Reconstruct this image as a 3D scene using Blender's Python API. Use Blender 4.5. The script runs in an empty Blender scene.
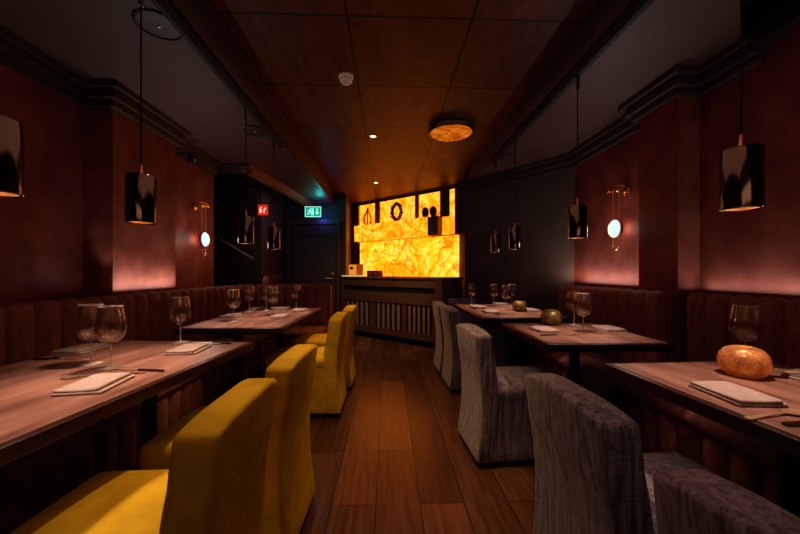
import bpy, bmesh, math, random
from mathutils import Vector, Matrix
random.seed(7)
PI = math.pi
SC = bpy.context.scene
C = SC.collection

# ------------------------------------------------------------------ materials
def mat(name):
    m = bpy.data.materials.new(name); m.use_nodes = True
    nt = m.node_tree; nt.nodes.clear()
    out = nt.nodes.new('ShaderNodeOutputMaterial')
    return m, nt, out

def principled(name, col, rough=.6, metal=0., col2=None, scale=6., detail=5., stretch=(1, 1, 1), bump=0., bscale=None,
               sheen=0., emit=None, estr=0., rough2=None, contrast=(.35, .65), spec=.5):
    m, nt, out = mat(name)
    N, L = nt.nodes, nt.links
    p = N.new('ShaderNodeBsdfPrincipled'); L.new(p.outputs[0], out.inputs[0])
    p.inputs['Base Color'].default_value = (*col, 1)
    p.inputs['Roughness'].default_value = rough
    p.inputs['Metallic'].default_value = metal
    p.inputs['Specular IOR Level'].default_value = spec
    if sheen:
        p.inputs['Sheen Weight'].default_value = sheen
        p.inputs['Sheen Roughness'].default_value = .45
        p.inputs['Sheen Tint'].default_value = (*[min(1, c * 2 + .1) for c in col], 1)
    if emit:
        p.inputs['Emission Color'].default_value = (*emit, 1)
        p.inputs['Emission Strength'].default_value = estr
    if col2 or bump:
        tc = N.new('ShaderNodeTexCoord'); mp = N.new('ShaderNodeMapping')
        mp.inputs['Scale'].default_value = stretch
        L.new(tc.outputs['Object'], mp.inputs[0])
        nz = N.new('ShaderNodeTexNoise'); nz.inputs['Scale'].default_value = scale; nz.inputs['Detail'].default_value = detail
        L.new(mp.outputs[0], nz.inputs['Vector'])
        if col2:
            r = N.new('ShaderNodeValToRGB')
            r.color_ramp.elements[0].position = contrast[0]; r.color_ramp.elements[0].color = (*col, 1)
            r.color_ramp.elements[1].position = contrast[1]; r.color_ramp.elements[1].color = (*col2, 1)
            L.new(nz.outputs[0], r.inputs[0]); L.new(r.outputs[0], p.inputs['Base Color'])
        if rough2 is not None:
            mr = N.new('ShaderNodeMapRange'); mr.inputs[3].default_value = rough; mr.inputs[4].default_value = rough2
            L.new(nz.outputs[0], mr.inputs[0]); L.new(mr.outputs[0], p.inputs['Roughness'])
        if bump:
            src = nz
            if bscale:
                src = N.new('ShaderNodeTexNoise'); src.inputs['Scale'].default_value = bscale; src.inputs['Detail'].default_value = 3
                L.new(mp.outputs[0], src.inputs['Vector'])
            b = N.new('ShaderNodeBump'); b.inputs['Strength'].default_value = bump; b.inputs['Distance'].default_value = .01
            L.new(src.outputs[0], b.inputs['Height']); L.new(b.outputs[0], p.inputs['Normal'])
    return m

def emission(name, col, strength):
    m, nt, out = mat(name)
    e = nt.nodes.new('ShaderNodeEmission'); e.inputs[0].default_value = (*col, 1); e.inputs[1].default_value = strength
    nt.links.new(e.outputs[0], out.inputs[0]); return m

def glass_mat(name, tint=(1, 1, 1), milk=.0):
    m, nt, out = mat(name); N, L = nt.nodes, nt.links
    t = N.new('ShaderNodeBsdfTransparent'); t.inputs[0].default_value = (*tint, 1)
    g = N.new('ShaderNodeBsdfGlass'); g.inputs['Roughness'].default_value = .0; g.inputs['IOR'].default_value = 1.48
    gl = N.new('ShaderNodeBsdfGlossy'); gl.inputs['Roughness'].default_value = .03; gl.inputs[0].default_value = (1, .95, .9, 1)
    fr = N.new('ShaderNodeFresnel'); fr.inputs[0].default_value = 1.32
    m1 = N.new('ShaderNodeMixShader'); m1.inputs[0].default_value = .62
    L.new(t.outputs[0], m1.inputs[1]); L.new(g.outputs[0], m1.inputs[2])
    m2 = N.new('ShaderNodeMixShader'); L.new(fr.outputs[0], m2.inputs[0]); L.new(m1.outputs[0], m2.inputs[1]); L.new(gl.outputs[0], m2.inputs[2])
    df = N.new('ShaderNodeBsdfDiffuse'); df.inputs[0].default_value = (1, .95, .9, 1)
    m3 = N.new('ShaderNodeMixShader'); m3.inputs[0].default_value = milk
    L.new(m2.outputs[0], m3.inputs[1]); L.new(df.outputs[0], m3.inputs[2]); L.new(m3.outputs[0], out.inputs[0])
    return m

def onyx_mat(name, strength, scale=1.0, seed=0.):
    m, nt, out = mat(name); N, L = nt.nodes, nt.links
    tc = N.new('ShaderNodeTexCoord'); mp = N.new('ShaderNodeMapping')
    mp.inputs['Location'].default_value = (seed, seed * .7, seed * .3); mp.inputs['Scale'].default_value = (scale,) * 3
    L.new(tc.outputs['Object'], mp.inputs[0])
    n1 = N.new('ShaderNodeTexNoise'); n1.inputs['Scale'].default_value = 1.15; n1.inputs['Detail'].default_value = 5; n1.inputs['Roughness'].default_value = .55; n1.inputs['Distortion'].default_value = .7
    L.new(mp.outputs[0], n1.inputs['Vector'])
    mul = N.new('ShaderNodeMath'); mul.operation = 'MULTIPLY'; mul.inputs[1].default_value = 5.6
    fr = N.new('ShaderNodeMath'); fr.operation = 'PINGPONG'; fr.inputs[1].default_value = .5
    L.new(n1.outputs[0], mul.inputs[0]); L.new(mul.outputs[0], fr.inputs[0])
    n2 = N.new('ShaderNodeTexNoise'); n2.inputs['Scale'].default_value = 17; n2.inputs['Detail'].default_value = 8; n2.inputs['Roughness'].default_value = .7
    L.new(mp.outputs[0], n2.inputs['Vector'])
    mad = N.new('ShaderNodeMath'); mad.operation = 'MULTIPLY_ADD'; mad.inputs[1].default_value = .85
    L.new(n2.outputs[0], mad.inputs[0]); L.new(fr.outputs[0], mad.inputs[2])
    r = N.new('ShaderNodeValToRGB'); cr = r.color_ramp
    cr.elements[0].position = .30; cr.elements[0].color = (1.5, .22, .003, 1)
    cr.elements[1].position = .98; cr.elements[1].color = (2.2, .72, .13, 1)
    for pos, c in ((.46, (1.8, .34, .006)), (.62, (2.0, .46, .012)), (.80, (2.2, .57, .03))):
        e = cr.elements.new(pos); e.color = (*c, 1)
    L.new(mad.outputs[0], r.inputs[0])
    # thin brown veins along the contour lines of a second field
    n3 = N.new('ShaderNodeTexNoise'); n3.inputs['Scale'].default_value = 1.25; n3.inputs['Detail'].default_value = 6; n3.inputs['Distortion'].default_value = .9
    L.new(mp.outputs[0], n3.inputs['Vector'])
    m3 = N.new('ShaderNodeMath'); m3.operation = 'MULTIPLY'; m3.inputs[1].default_value = 7
    p3 = N.new('ShaderNodeMath'); p3.operation = 'PINGPONG'; p3.inputs[1].default_value = .5
    L.new(n3.outputs[0], m3.inputs[0]); L.new(m3.outputs[0], p3.inputs[0])
    r3 = N.new('ShaderNodeMapRange'); r3.inputs[1].default_value = .0; r3.inputs[2].default_value = .15; r3.inputs[3].default_value = .42; r3.inputs[4].default_value = 1.0
    L.new(p3.outputs[0], r3.inputs[0])
    vm = N.new('ShaderNodeVectorMath'); vm.operation = 'SCALE'; L.new(r.outputs[0], vm.inputs[0]); L.new(r3.outputs[0], vm.inputs['Scale'])
    e = N.new('ShaderNodeEmission'); e.inputs[1].default_value = strength
    L.new(vm.outputs[0], e.inputs[0]); L.new(e.outputs[0], out.inputs[0])
    return m

def floor_mat():
    m, nt, out = mat('oak_planks'); N, L = nt.nodes, nt.links
    tc = N.new('ShaderNodeTexCoord'); mp = N.new('ShaderNodeMapping')
    mp.inputs['Rotation'].default_value = (0, 0, PI / 2); mp.inputs['Location'].default_value = (.3, .06, 0)
    L.new(tc.outputs['Object'], mp.inputs[0])
    b = N.new('ShaderNodeTexBrick'); b.offset = .37; b.offset_frequency = 2
    b.inputs['Color1'].default_value = (.135, .060, .030, 1); b.inputs['Color2'].default_value = (.060, .026, .014, 1)
    b.inputs['Mortar'].default_value = (.012, .005, .003, 1); b.inputs['Scale'].default_value = 1
    b.inputs['Mortar Size'].default_value = .0025; b.inputs['Brick Width'].default_value = 1.35; b.inputs['Row Height'].default_value = .22
    L.new(mp.outputs[0], b.inputs['Vector'])
    mp2 = N.new('ShaderNodeMapping'); mp2.inputs['Scale'].default_value = (22, 1.3, 1)
    L.new(tc.outputs['Object'], mp2.inputs[0])
    n = N.new('ShaderNodeTexNoise'); n.inputs['Scale'].default_value = 2.2; n.inputs['Detail'].default_value = 6; n.inputs['Distortion'].default_value = .6
    L.new(mp2.outputs[0], n.inputs['Vector'])
    mr = N.new('ShaderNodeMapRange'); mr.inputs[1].default_value = .3; mr.inputs[2].default_value = .7; mr.inputs[3].default_value = .6; mr.inputs[4].default_value = 1.25
    L.new(n.outputs[0], mr.inputs[0])
    mx = N.new('ShaderNodeVectorMath'); mx.operation = 'SCALE'
    L.new(b.outputs[0], mx.inputs[0]); L.new(mr.outputs[0], mx.inputs['Scale'])
    p = N.new('ShaderNodeBsdfPrincipled'); L.new(mx.outputs[0], p.inputs['Base Color'])
    mr2 = N.new('ShaderNodeMapRange'); mr2.inputs[3].default_value = .22; mr2.inputs[4].default_value = .42
    L.new(n.outputs[0], mr2.inputs[0]); L.new(mr2.outputs[0], p.inputs['Roughness'])
    bp = N.new('ShaderNodeBump'); bp.inputs['Strength'].default_value = .15; bp.inputs['Distance'].default_value = .004
    L.new(n.outputs[0], bp.inputs['Height']); L.new(bp.outputs[0], p.inputs['Normal'])
    L.new(p.outputs[0], out.inputs[0]); return m

def panel_ceiling_mat():
    m, nt, out = mat('bronzed_ceiling_panels'); N, L = nt.nodes, nt.links
    tc = N.new('ShaderNodeTexCoord'); mp = N.new('ShaderNodeMapping'); mp.inputs['Location'].default_value = (.24, -.49, 0)
    L.new(tc.outputs['Object'], mp.inputs[0])
    b = N.new('ShaderNodeTexBrick'); b.offset = 0; b.inputs['Scale'].default_value = 1
    b.inputs['Mortar Size'].default_value = .009; b.inputs['Brick Width'].default_value = .74; b.inputs['Row Height'].default_value = .735
    b.inputs['Color1'].default_value = (1, 1, 1, 1); b.inputs['Color2'].default_value = (.72, .72, .72, 1); b.inputs['Mortar'].default_value = (.10, .10, .10, 1)
    L.new(mp.outputs[0], b.inputs['Vector'])
    n = N.new('ShaderNodeTexNoise'); n.inputs['Scale'].default_value = 2.6; n.inputs['Detail'].default_value = 9; n.inputs['Roughness'].default_value = .68; n.inputs['Distortion'].default_value = 1.4
    mps = N.new('ShaderNodeMapping'); mps.inputs['Scale'].default_value = (2.2, .9, 1); L.new(tc.outputs['Object'], mps.inputs[0]); L.new(mps.outputs[0], n.inputs['Vector'])
    r = N.new('ShaderNodeValToRGB'); r.color_ramp.elements[0].position = .3; r.color_ramp.elements[1].position = .75
    r.color_ramp.elements[0].color = (.056, .017, .007, 1); r.color_ramp.elements[1].color = (.19, .060, .024, 1)
    L.new(n.outputs[0], r.inputs[0])
    mx = N.new('ShaderNodeMix'); mx.data_type = 'RGBA'; mx.blend_type = 'MULTIPLY'; mx.inputs[0].default_value = 1
    L.new(r.outputs[0], mx.inputs[6]); L.new(b.outputs[0], mx.inputs[7])
    p = N.new('ShaderNodeBsdfPrincipled'); L.new(mx.outputs[2], p.inputs['Base Color']); p.inputs['Roughness'].default_value = .5
    p.inputs['Specular IOR Level'].default_value = .35
    L.new(p.outputs[0], out.inputs[0]); return m

def amber_glass_mat(name, c1, c2, glow):
    m, nt, out = mat(name); N, L = nt.nodes, nt.links
    tc = N.new('ShaderNodeTexCoord')
    v = N.new('ShaderNodeTexVoronoi'); v.inputs['Scale'].default_value = 60; v.feature = 'DISTANCE_TO_EDGE'
    L.new(tc.outputs['Object'], v.inputs['Vector'])
    n = N.new('ShaderNodeTexNoise'); n.inputs['Scale'].default_value = 22; n.inputs['Detail'].default_value = 6
    L.new(tc.outputs['Object'], n.inputs['Vector'])
    r = N.new('ShaderNodeValToRGB'); r.color_ramp.elements[0].position = .38; r.color_ramp.elements[1].position = .66
    r.color_ramp.elements[0].color = (*c1, 1); r.color_ramp.elements[1].color = (*c2, 1)
    L.new(n.outputs[0], r.inputs[0])
    d = N.new('ShaderNodeBsdfPrincipled'); d.inputs['Roughness'].default_value = .28; d.inputs['Metallic'].default_value = .35
    vs = N.new('ShaderNodeTexVoronoi'); vs.inputs['Scale'].default_value = 170; L.new(tc.outputs['Object'], vs.inputs['Vector'])
    vr = N.new('ShaderNodeMapRange'); vr.inputs[1].default_value = .1; vr.inputs[2].default_value = .9; vr.inputs[3].default_value = 1.25; vr.inputs[4].default_value = .7
    L.new(vs.outputs['Color'], vr.inputs[0])
    vm = N.new('ShaderNodeVectorMath'); vm.operation = 'SCALE'; L.new(r.outputs[0], vm.inputs[0]); L.new(vr.outputs[0], vm.inputs['Scale'])
    L.new(vm.outputs[0], d.inputs['Base Color'])
    t = N.new('ShaderNodeBsdfTranslucent'); L.new(vm.outputs[0], t.inputs[0])
    bp = N.new('ShaderNodeBump'); bp.inputs['Strength'].default_value = .6; bp.inputs['Distance'].default_value = .004
    L.new(v.outputs[0], bp.inputs['Height']); L.new(bp.outputs[0], d.inputs['Normal']); L.new(bp.outputs[0], t.inputs['Normal'])
    mx = N.new('ShaderNodeMixShader'); mx.inputs[0].default_value = glow
    L.new(d.outputs[0], mx.inputs[1]); L.new(t.outputs[0], mx.inputs[2]); L.new(mx.outputs[0], out.inputs[0])
    return m

def streak_fabric(name, c1, c2):
    m, nt, out = mat(name); N, L = nt.nodes, nt.links
    tc = N.new('ShaderNodeTexCoord'); mp = N.new('ShaderNodeMapping'); mp.inputs['Scale'].default_value = (70, 70, 4.5)
    L.new(tc.outputs['Object'], mp.inputs[0])
    n = N.new('ShaderNodeTexNoise'); n.inputs['Scale'].default_value = 1; n.inputs['Detail'].default_value = 4; n.inputs['Roughness'].default_value = .7
    L.new(mp.outputs[0], n.inputs['Vector'])
    mp2 = N.new('ShaderNodeMapping'); mp2.inputs['Scale'].default_value = (30, 30, 190)
    L.new(tc.outputs['Object'], mp2.inputs[0])
    n2 = N.new('ShaderNodeTexNoise'); n2.inputs['Scale'].default_value = 1; n2.inputs['Detail'].default_value = 2
    L.new(mp2.outputs[0], n2.inputs['Vector'])
    ad = N.new('ShaderNodeMath'); ad.operation = 'MULTIPLY_ADD'; ad.inputs[1].default_value = .35
    L.new(n2.outputs[0], ad.inputs[0]); L.new(n.outputs[0], ad.inputs[2])
    r = N.new('ShaderNodeValToRGB'); r.color_ramp.elements[0].position = .52; r.color_ramp.elements[1].position = .86
    r.color_ramp.elements[0].color = (*c1, 1); r.color_ramp.elements[1].color = (*c2, 1)
    L.new(ad.outputs[0], r.inputs[0])
    p = N.new('ShaderNodeBsdfPrincipled'); p.inputs['Roughness'].default_value = .9; p.inputs['Sheen Weight'].default_value = .25
    L.new(r.outputs[0], p.inputs['Base Color'])
    b = N.new('ShaderNodeBump'); b.inputs['Strength'].default_value = .35; b.inputs['Distance'].default_value = .004
    L.new(ad.outputs[0], b.inputs['Height']); L.new(b.outputs[0], p.inputs['Normal'])
    L.new(p.outputs[0], out.inputs[0]); return m

M = dict(
    plaster=principled('red_plaster', (.155, .033, .021), .62, col2=(.245, .066, .046), scale=5, detail=9, bump=.16, bscale=26, rough2=.55, spec=.2),
    greywall=principled('dark_taupe_wall', (.060, .040, .032), .6, col2=(.080, .054, .044), scale=4, bump=.06),
    darkwall=principled('near_black_wall', (.030, .017, .014), .55, col2=(.040, .024, .020), scale=5),
    barwall=principled('bar_niche_wall', (.055, .024, .014), .6, col2=(.075, .034, .02), scale=5),
    soffit=principled('soffit_paint', (.088, .040, .029), .55, col2=(.105, .050, .037), scale=2),
    fascia=principled('bronze_fascia', (.040, .019, .012), .45, col2=(.052, .026, .016), scale=6),
    cornice=principled('cornice_paint', (.055, .030, .024), .42, col2=(.068, .038, .030), scale=8),
    black=principled('black_metal', (.008, .007, .007), .35, col2=(.014, .012, .011), scale=20),
    blackmatte=principled('black_cord', (.006, .005, .005), .8),
    ceiling=panel_ceiling_mat(), floor=floor_mat(),
    bench=principled('aubergine_velvet', (.155, .052, .032), .8, col2=(.24, .088, .058), scale=30, stretch=(1, 1, .35), bump=.15, bscale=150, sheen=.08),
    plinth=principled('dark_plinth', (.012, .007, .006), .6),
    copper=principled('copper_and_red_lit_edge', (.55, .17, .09), .4, metal=.6),
    yellow=principled('mustard_velvet', (.58, .385, .010), .85, col2=(.76, .52, .018), scale=9, detail=6, bump=.18, bscale=110, sheen=.12),
    grey=streak_fabric('grey_streaked_slipcover', (.066, .062, .086), (.41, .39, .50)),
    foot=principled('dark_foot', (.01, .007, .006), .5),
    tabletop=principled('smoked_oak_top', (.14, .064, .048), .30, col2=(.40, .235, .185), scale=3.0, detail=8, stretch=(5, .9, 1), bump=.03, rough2=.45, contrast=(.3, .72)),
    tableedge=principled('dark_table_edge', (.030, .012, .008), .32, col2=(.045, .018, .012), scale=10, stretch=(4, 1, 1)),
    iron=principled('blackened_iron', (.012, .008, .007), .45),
    linen=principled('blush_linen', (.345, .275, .25), .85, col2=(.40, .325, .295), scale=40, bump=.1),
    steel=principled('gilded_steel', (.85, .62, .42), .30, metal=.85),
    darksteel=principled('dark_steel', (.10, .07, .055), .25, metal=1.),
    glass=glass_mat('clear_glass', (.98, .97, .96), .0), stem=glass_mat('white_glint_glass', (.97, .95, .93), .34),  # stem glass is whitened to paint in bright highlights
    gunmetal=principled('polished_gunmetal', (.15, .112, .095), .13, metal=1.),
    brass=principled('satin_brass', (.85, .48, .17), .25, metal=1.),
    brassin=principled('brass_lining', (.9, .5, .2), .35, metal=.9),
    bulb=emission('pendant_bulb', (1., .62, .30), 9.),
    sconcelight=emission('sconce_disc', (.62, .76, .84), .95),
    white=principled('white_plastic', (.72, .66, .62), .4),
    onyx=onyx_mat('lit_onyx_slab', .98, 1.0, 2.3), onyx2=onyx_mat('lit_onyx_ledge', .86, 1.5, 9.1), onyx3=onyx_mat('lit_onyx_niche', .9, 1.35, 4.7),
    onyxlamp=onyx_mat('lit_onyx_lamp', .22, 2.2, 6.),
    barwood=principled('bar_front_wood', (.12, .062, .038), .45, col2=(.155, .082, .05), scale=8, stretch=(3, 3, .6)),
    slat=principled('bar_slat', (.27, .195, .15), .4, col2=(.33, .245, .19), scale=8, stretch=(3, 3, .5)),
    bardark=principled('bar_recess', (.012, .007, .005), .6),
    countertop=principled('bar_counter', (.30, .20, .13), .25),
    stonedark=principled('dark_stone', (.02, .012, .010), .5, col2=(.05, .03, .02), scale=30),
    ivory=principled('ivory_ceramic', (.70, .52, .30), .5),
    amber=amber_glass_mat('amber_crackle_glass', (.42, .24, .11), (.66, .44, .25), .45),
    olive=amber_glass_mat('olive_crackle_glass', (.15, .12, .045), (.36, .29, .12), .3),
    wax=principled('candle_wax', (.8, .62, .4), .6),
    flame=emission('candle_flame', (1., .5, .08), 14.),
    exitgreen=emission('exit_green', (.0, .40, .22), .85), exitwhite=emission('exit_pictogram', (.50, 1., .88), .95),
    firered=principled('fire_sign_red', (.75, .03, .02), .4, emit=(.8, .04, .02), estr=.5),
    firewhite=principled('fire_sign_white', (.85, .7, .65), .4, emit=(1., .7, .6), estr=.55),
    door=principled('dark_door', (.042, .024, .025), .45, col2=(.052, .030, .031), scale=5, stretch=(4, 4, .6)),
    pipe=principled('bronze_pipe', (.22, .12, .07), .35, metal=.8),
    ledge_glow=emission('counter_ledge_glow', (1., .72, .38), .75),
)

# ------------------------------------------------------------------ mesh helpers
def obj(name, bm, m, parent=None, smooth=True, angle=40):
    bmesh.ops.recalc_face_normals(bm, faces=bm.faces[:])
    me = bpy.data.meshes.new(name); bm.to_mesh(me); bm.free()
    for mm in (m if isinstance(m, (list, tuple)) else [m]): me.materials.append(mm)
    if smooth:
        for f in me.polygons: f.use_smooth = True
        try: me.set_sharp_from_angle(angle=math.radians(angle))
        except Exception: pass
    o = bpy.data.objects.new(name, me); C.objects.link(o)
    if parent: o.parent = parent
    return o

def thing(name, label, cat, loc=(0, 0, 0), rotz=0., group=None):
    o = bpy.data.objects.new(name, None); C.objects.link(o); o.empty_display_size = .05
    o.location = loc; o.rotation_euler = (0, 0, rotz)
    o['label'] = label; o['category'] = cat
    if group: o['group'] = group
    return o

def tag(o, label, cat, group=None):
    o['label'] = label; o['category'] = cat
    if group: o['group'] = group
    return o

def struct(name, bm, m, parent=None, smooth=False):
    o = obj(name, bm, m, parent, smooth=smooth)
    if not parent: o['kind'] = 'structure'
    return o

def dup(root, loc, rotz, label):
    r = root.copy(); C.objects.link(r); r.location = loc; r.rotation_euler = (0, 0, rotz); r['label'] = label
    for ch in list(root.children):
        c = ch.copy(); C.objects.link(c); c.parent = r
        for g in list(ch.children):
            d = g.copy(); C.objects.link(d); d.parent = c
    return r

def box(bm, x0, x1, y0, y1, z0, z1, mi=0, bev=0.):
    vs = [bm.verts.new((x, y, z)) for x in (x0, x1) for y in (y0, y1) for z in (z0, z1)]
    fs = [bm.faces.new([vs[i] for i in q]) for q in ((0, 1, 3, 2), (4, 6, 7, 5), (0, 4, 5, 1), (2, 3, 7, 6), (0, 2, 6, 4), (1, 5, 7, 3))]
    for f in fs: f.material_index = mi
    if bev:
        bmesh.ops.recalc_face_normals(bm, faces=fs)
        es = list({e for f in fs for e in f.edges})
        r = bmesh.ops.bevel(bm, geom=es, offset=bev, segments=2, profile=.6, affect='EDGES')
        for f in r['faces']: f.material_index = mi
    return bm

def B(*a, **k): return box(bmesh.new(), *a, **k)

def lathe(bm, prof, seg=32, c=(0, 0, 0), closed=False):
    rings = []
    for r, z in prof:
        if r < 1e-6: rings.append([bm.verts.new((c[0], c[1], c[2] + z))])
        else: rings.append([bm.verts.new((c[0] + r * math.cos(2 * PI * k / seg), c[1] + r * math.sin(2 * PI * k / seg), c[2] + z)) for k in range(seg)])
    pairs = list(zip(rings, rings[1:])) + ([(rings[-1], rings[0])] if closed else [])
    for a, b in pairs:
        for k in range(seg):
            j = (k + 1) % seg
            if len(a) == 1 and len(b) == 1: continue
            if len(a) == 1: bm.faces.new((a[0], b[k], b[j]))
            elif len(b) == 1: bm.faces.new((a[k], a[j], b[0]))
            else: bm.faces.new((a[k], a[j], b[j], b[k]))
    return bm

def tube(bm, pts, r, seg=10, closed=False):
    pts = [Vector(p) for p in pts]; n = len(pts); rings = []
    up = Vector((0, 0, 1))
    for i, p in enumerate(pts):
        a = pts[(i - 1) % n] if (closed or i > 0) else p
        b = pts[(i + 1) % n] if (closed or i < n - 1) else p
        d = (b - a).normalized()
        ref = up if abs(d.dot(up)) < .95 else Vector((1, 0, 0))
        u = d.cross(ref).normalized(); v = u.cross(d)
        rr = r[i] if isinstance(r, (list, tuple)) else r
        rings.append([bm.verts.new(p + rr * (math.cos(2 * PI * k / seg) * u + math.sin(2 * PI * k / seg) * v)) for k in range(seg)])
    for i in range(n if closed else n - 1):
        a, b = rings[i], rings[(i + 1) % n]
        for k in range(seg):
            bm.faces.new((a[k], a[(k + 1) % seg], b[(k + 1) % seg], b[k]))
    if not closed:
        bm.faces.new(rings[0][::-1]); bm.faces.new(rings[-1])
    return bm

def rbox(bm, x0, x1, y0, y1, z0, z1, r, n=8, fn=None):
    """rounded box as one closed grid surface, then bent by fn(x,y,z)"""
    c = Vector(((x0 + x1) / 2, (y0 + y1) / 2, (z0 + z1) / 2)); h = Vector(((x1 - x0) / 2, (y1 - y0) / 2, (z1 - z0) / 2))
    def ticks(hh):
        e = [-hh, -hh + r * .3, -hh + r * .65, -hh + r]
        mid = [(-hh + r) + (2 * hh - 2 * r) * i / n for i in range(1, n)]
        return e + mid + [-t for t in reversed(e)]
    T = [ticks(h[i]) for i in range(3)]
    cache = {}
    def V(p):
        k = tuple(round(q, 6) for q in p)
        if k in cache: return cache[k]
        q = Vector(p); inner = Vector([max(-h[i] + r, min(h[i] - r, q[i])) for i in range(3)])
        d = q - inner
        if d.length > 1e-9: q = inner + d.normalized() * r
        q = q + c
        if fn: q = Vector(fn(*q))
        cache[k] = bm.verts.new(q); return cache[k]
    for ax in range(3):
        u, v = (ax + 1) % 3, (ax + 2) % 3
        for s in (-1, 1):
            for i in range(len(T[u]) - 1):
                for j in range(len(T[v]) - 1):
                    vs = []
                    for (a, b) in ((i, j), (i + 1, j), (i + 1, j + 1), (i, j + 1)):
                        p = [0, 0, 0]; p[ax] = s * h[ax]; p[u] = T[u][a]; p[v] = T[v][b]; vs.append(V(p))
                    if len(set(vs)) == 4:
                        try: bm.faces.new(vs)
                        except ValueError: pass
    return bm

def sweep(bm, path, prof, caps=True):
    """prof(s) -> [(offset to the right-hand side of the path, z)]; mitred"""
    n = len(path); P = [Vector(p) for p in path]; rows = []; s = 0
    for i, p in enumerate(P):
        if i: s += (P[i] - P[i - 1]).length
        ns = []
        if i > 0: d = (P[i] - P[i - 1]).normalized(); ns.append(Vector((d.y, -d.x)))
        if i < n - 1: d = (P[i + 1] - P[i]).normalized(); ns.append(Vector((d.y, -d.x)))
        nn = ns[0] if len(ns) == 1 else (ns[0] + ns[1]) / max(.2, 1 + ns[0].dot(ns[1]))
        rows.append([bm.verts.new((p.x + nn.x * o, p.y + nn.y * o, z)) for o, z in prof(s)])
    k = len(rows[0])
    for a, b in zip(rows, rows[1:]):
        for i in range(k): bm.faces.new((a[i], a[(i + 1) % k], b[(i + 1) % k], b[i]))
    if caps:
        bm.faces.new(rows[0][::-1]); bm.faces.new(rows[-1])
    return bm

def resample(path, step):
    P = [Vector(p) for p in path]; out = [P[0]]
    L = [0]
    for a, b in zip(P, P[1:]): L.append(L[-1] + (b - a).length)
    n = max(1, round(L[-1] / step))
    for i in range(1, n + 1):
        t = L[-1] * i / n; j = 0
        while j < len(P) - 2 and L[j + 1] < t: j += 1
        f = (t - L[j]) / (L[j + 1] - L[j]); out.append(P[j].lerp(P[j + 1], f))
    return [tuple(p) for p in out]

def prism(bm, pts, z0, z1, mi=0):
    a = [bm.verts.new((x, y, z0)) for x, y in pts]; b = [bm.verts.new((x, y, z1)) for x, y in pts]
    fs = [bm.faces.new(a[::-1]), bm.faces.new(b)]
    for i in range(len(a)): fs.append(bm.faces.new((a[i], a[(i + 1) % len(a)], b[(i + 1) % len(a)], b[i])))
    for f in fs: f.material_index = mi
    return bm

def xform(bm, mx):
    bmesh.ops.transform(bm, matrix=mx, verts=bm.verts[:]); return bm

# ------------------------------------------------------------------ room shell
ZS, ZC = 2.45, 2.65           # side soffits, centre ceiling
struct('floor', B(-3.3, 2.3, -1.7, 7.7, -.1, 0), M['floor'])
struct('ceiling', B(-1.08, 2.3, -1.7, 7.7, ZC, ZC + .1), M['ceiling'])
bm = bmesh.new(); prism(bm, [(-2.3, -1.7), (-1.06, -1.7), (-1.06, 6.42), (-1.42, 6.42), (-1.67, 4.06), (-2.3, 4.06)], ZS, ZS + .19); struct('ceiling_soffit', bm, M['soffit'])
bm = bmesh.new(); prism(bm, [(1.18, -1.7), (1.50, -1.7), (1.50, 1.364), (2.25, 2.047), (2.25, 3.6), (2.15, 3.75), (1.18, 4.85)], ZS, ZS + .19); struct('ceiling_soffit', bm, M['soffit'])
struct('ceiling_shadow_slab', B(1.45, 2.3, -1.7, 2.2, 2.60, 2.645), M['plinth'])  # black slab over the soffit cut stands in for a diagonal shadow
struct('ceiling_stairwell', B(-3.3, -1.06, 4.06, 6.5, 2.66, 2.72), M['darkwall'])
# fascias of the raised centre, with a lip
struct('trim_1', B(-1.055, -1.03, -1.7, 6.42, ZS - .002, ZC), M['fascia'])
struct('trim_2', B(1.165, 1.19, -1.7, 4.80, ZS - .002, ZC), M['fascia'])
wp = lambda s: [(0, 0), (0, 2.72), (-.12, 2.72), (-.12, 0)]
LW = [(-2.13, -1.7), (-2.13, 2.41), (-1.93, 2.41), (-1.93, 3.10), (-2.08, 3.10), (-2.08, 4.06)]
RW = [(2.05, 3.60), (2.05, 2.46), (1.90, 2.46), (1.90, 2.12), (2.05, 2.12), (2.05, -1.7)]
struct('wall_left', sweep(bmesh.new(), LW, wp), M['plaster'])
struct('wall_right', sweep(bmesh.new(), RW, wp), M['plaster'])
struct('wall_angled', sweep(bmesh.new(), [(1.38, 5.60), (1.13, 4.85), (2.05, 3.60)], wp), M['greywall'])
struct('wall_bar', sweep(bmesh.new(), [(-.80, 7.56), (1.38, 5.63)], wp), M['barwall'])
struct('wall_back', sweep(bmesh.new(), [(-3.2, 4.0), (-3.2, 5.2), (-1.95, 5.2), (-1.95, 6.4), (-.80, 6.4), (-.80, 7.6)], wp), M['darkwall'])
struct('wall_front', B(-2.3, 2.3, -1.82, -1.7, 0, 2.72), M['plaster'])
struct('trim_3', B(-1.948, -1.93, 5.22, 6.38, .0, 1.12), principled('brown_dado', (.10, .035, .02), .5, col2=(.13, .05, .03), scale=6))
struct('trim_8', B(1.965, 2.06, -1.7, 1.735, 2.375, 2.60), M['plinth'])  # black strip, darkens the top of the wall the same way
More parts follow.
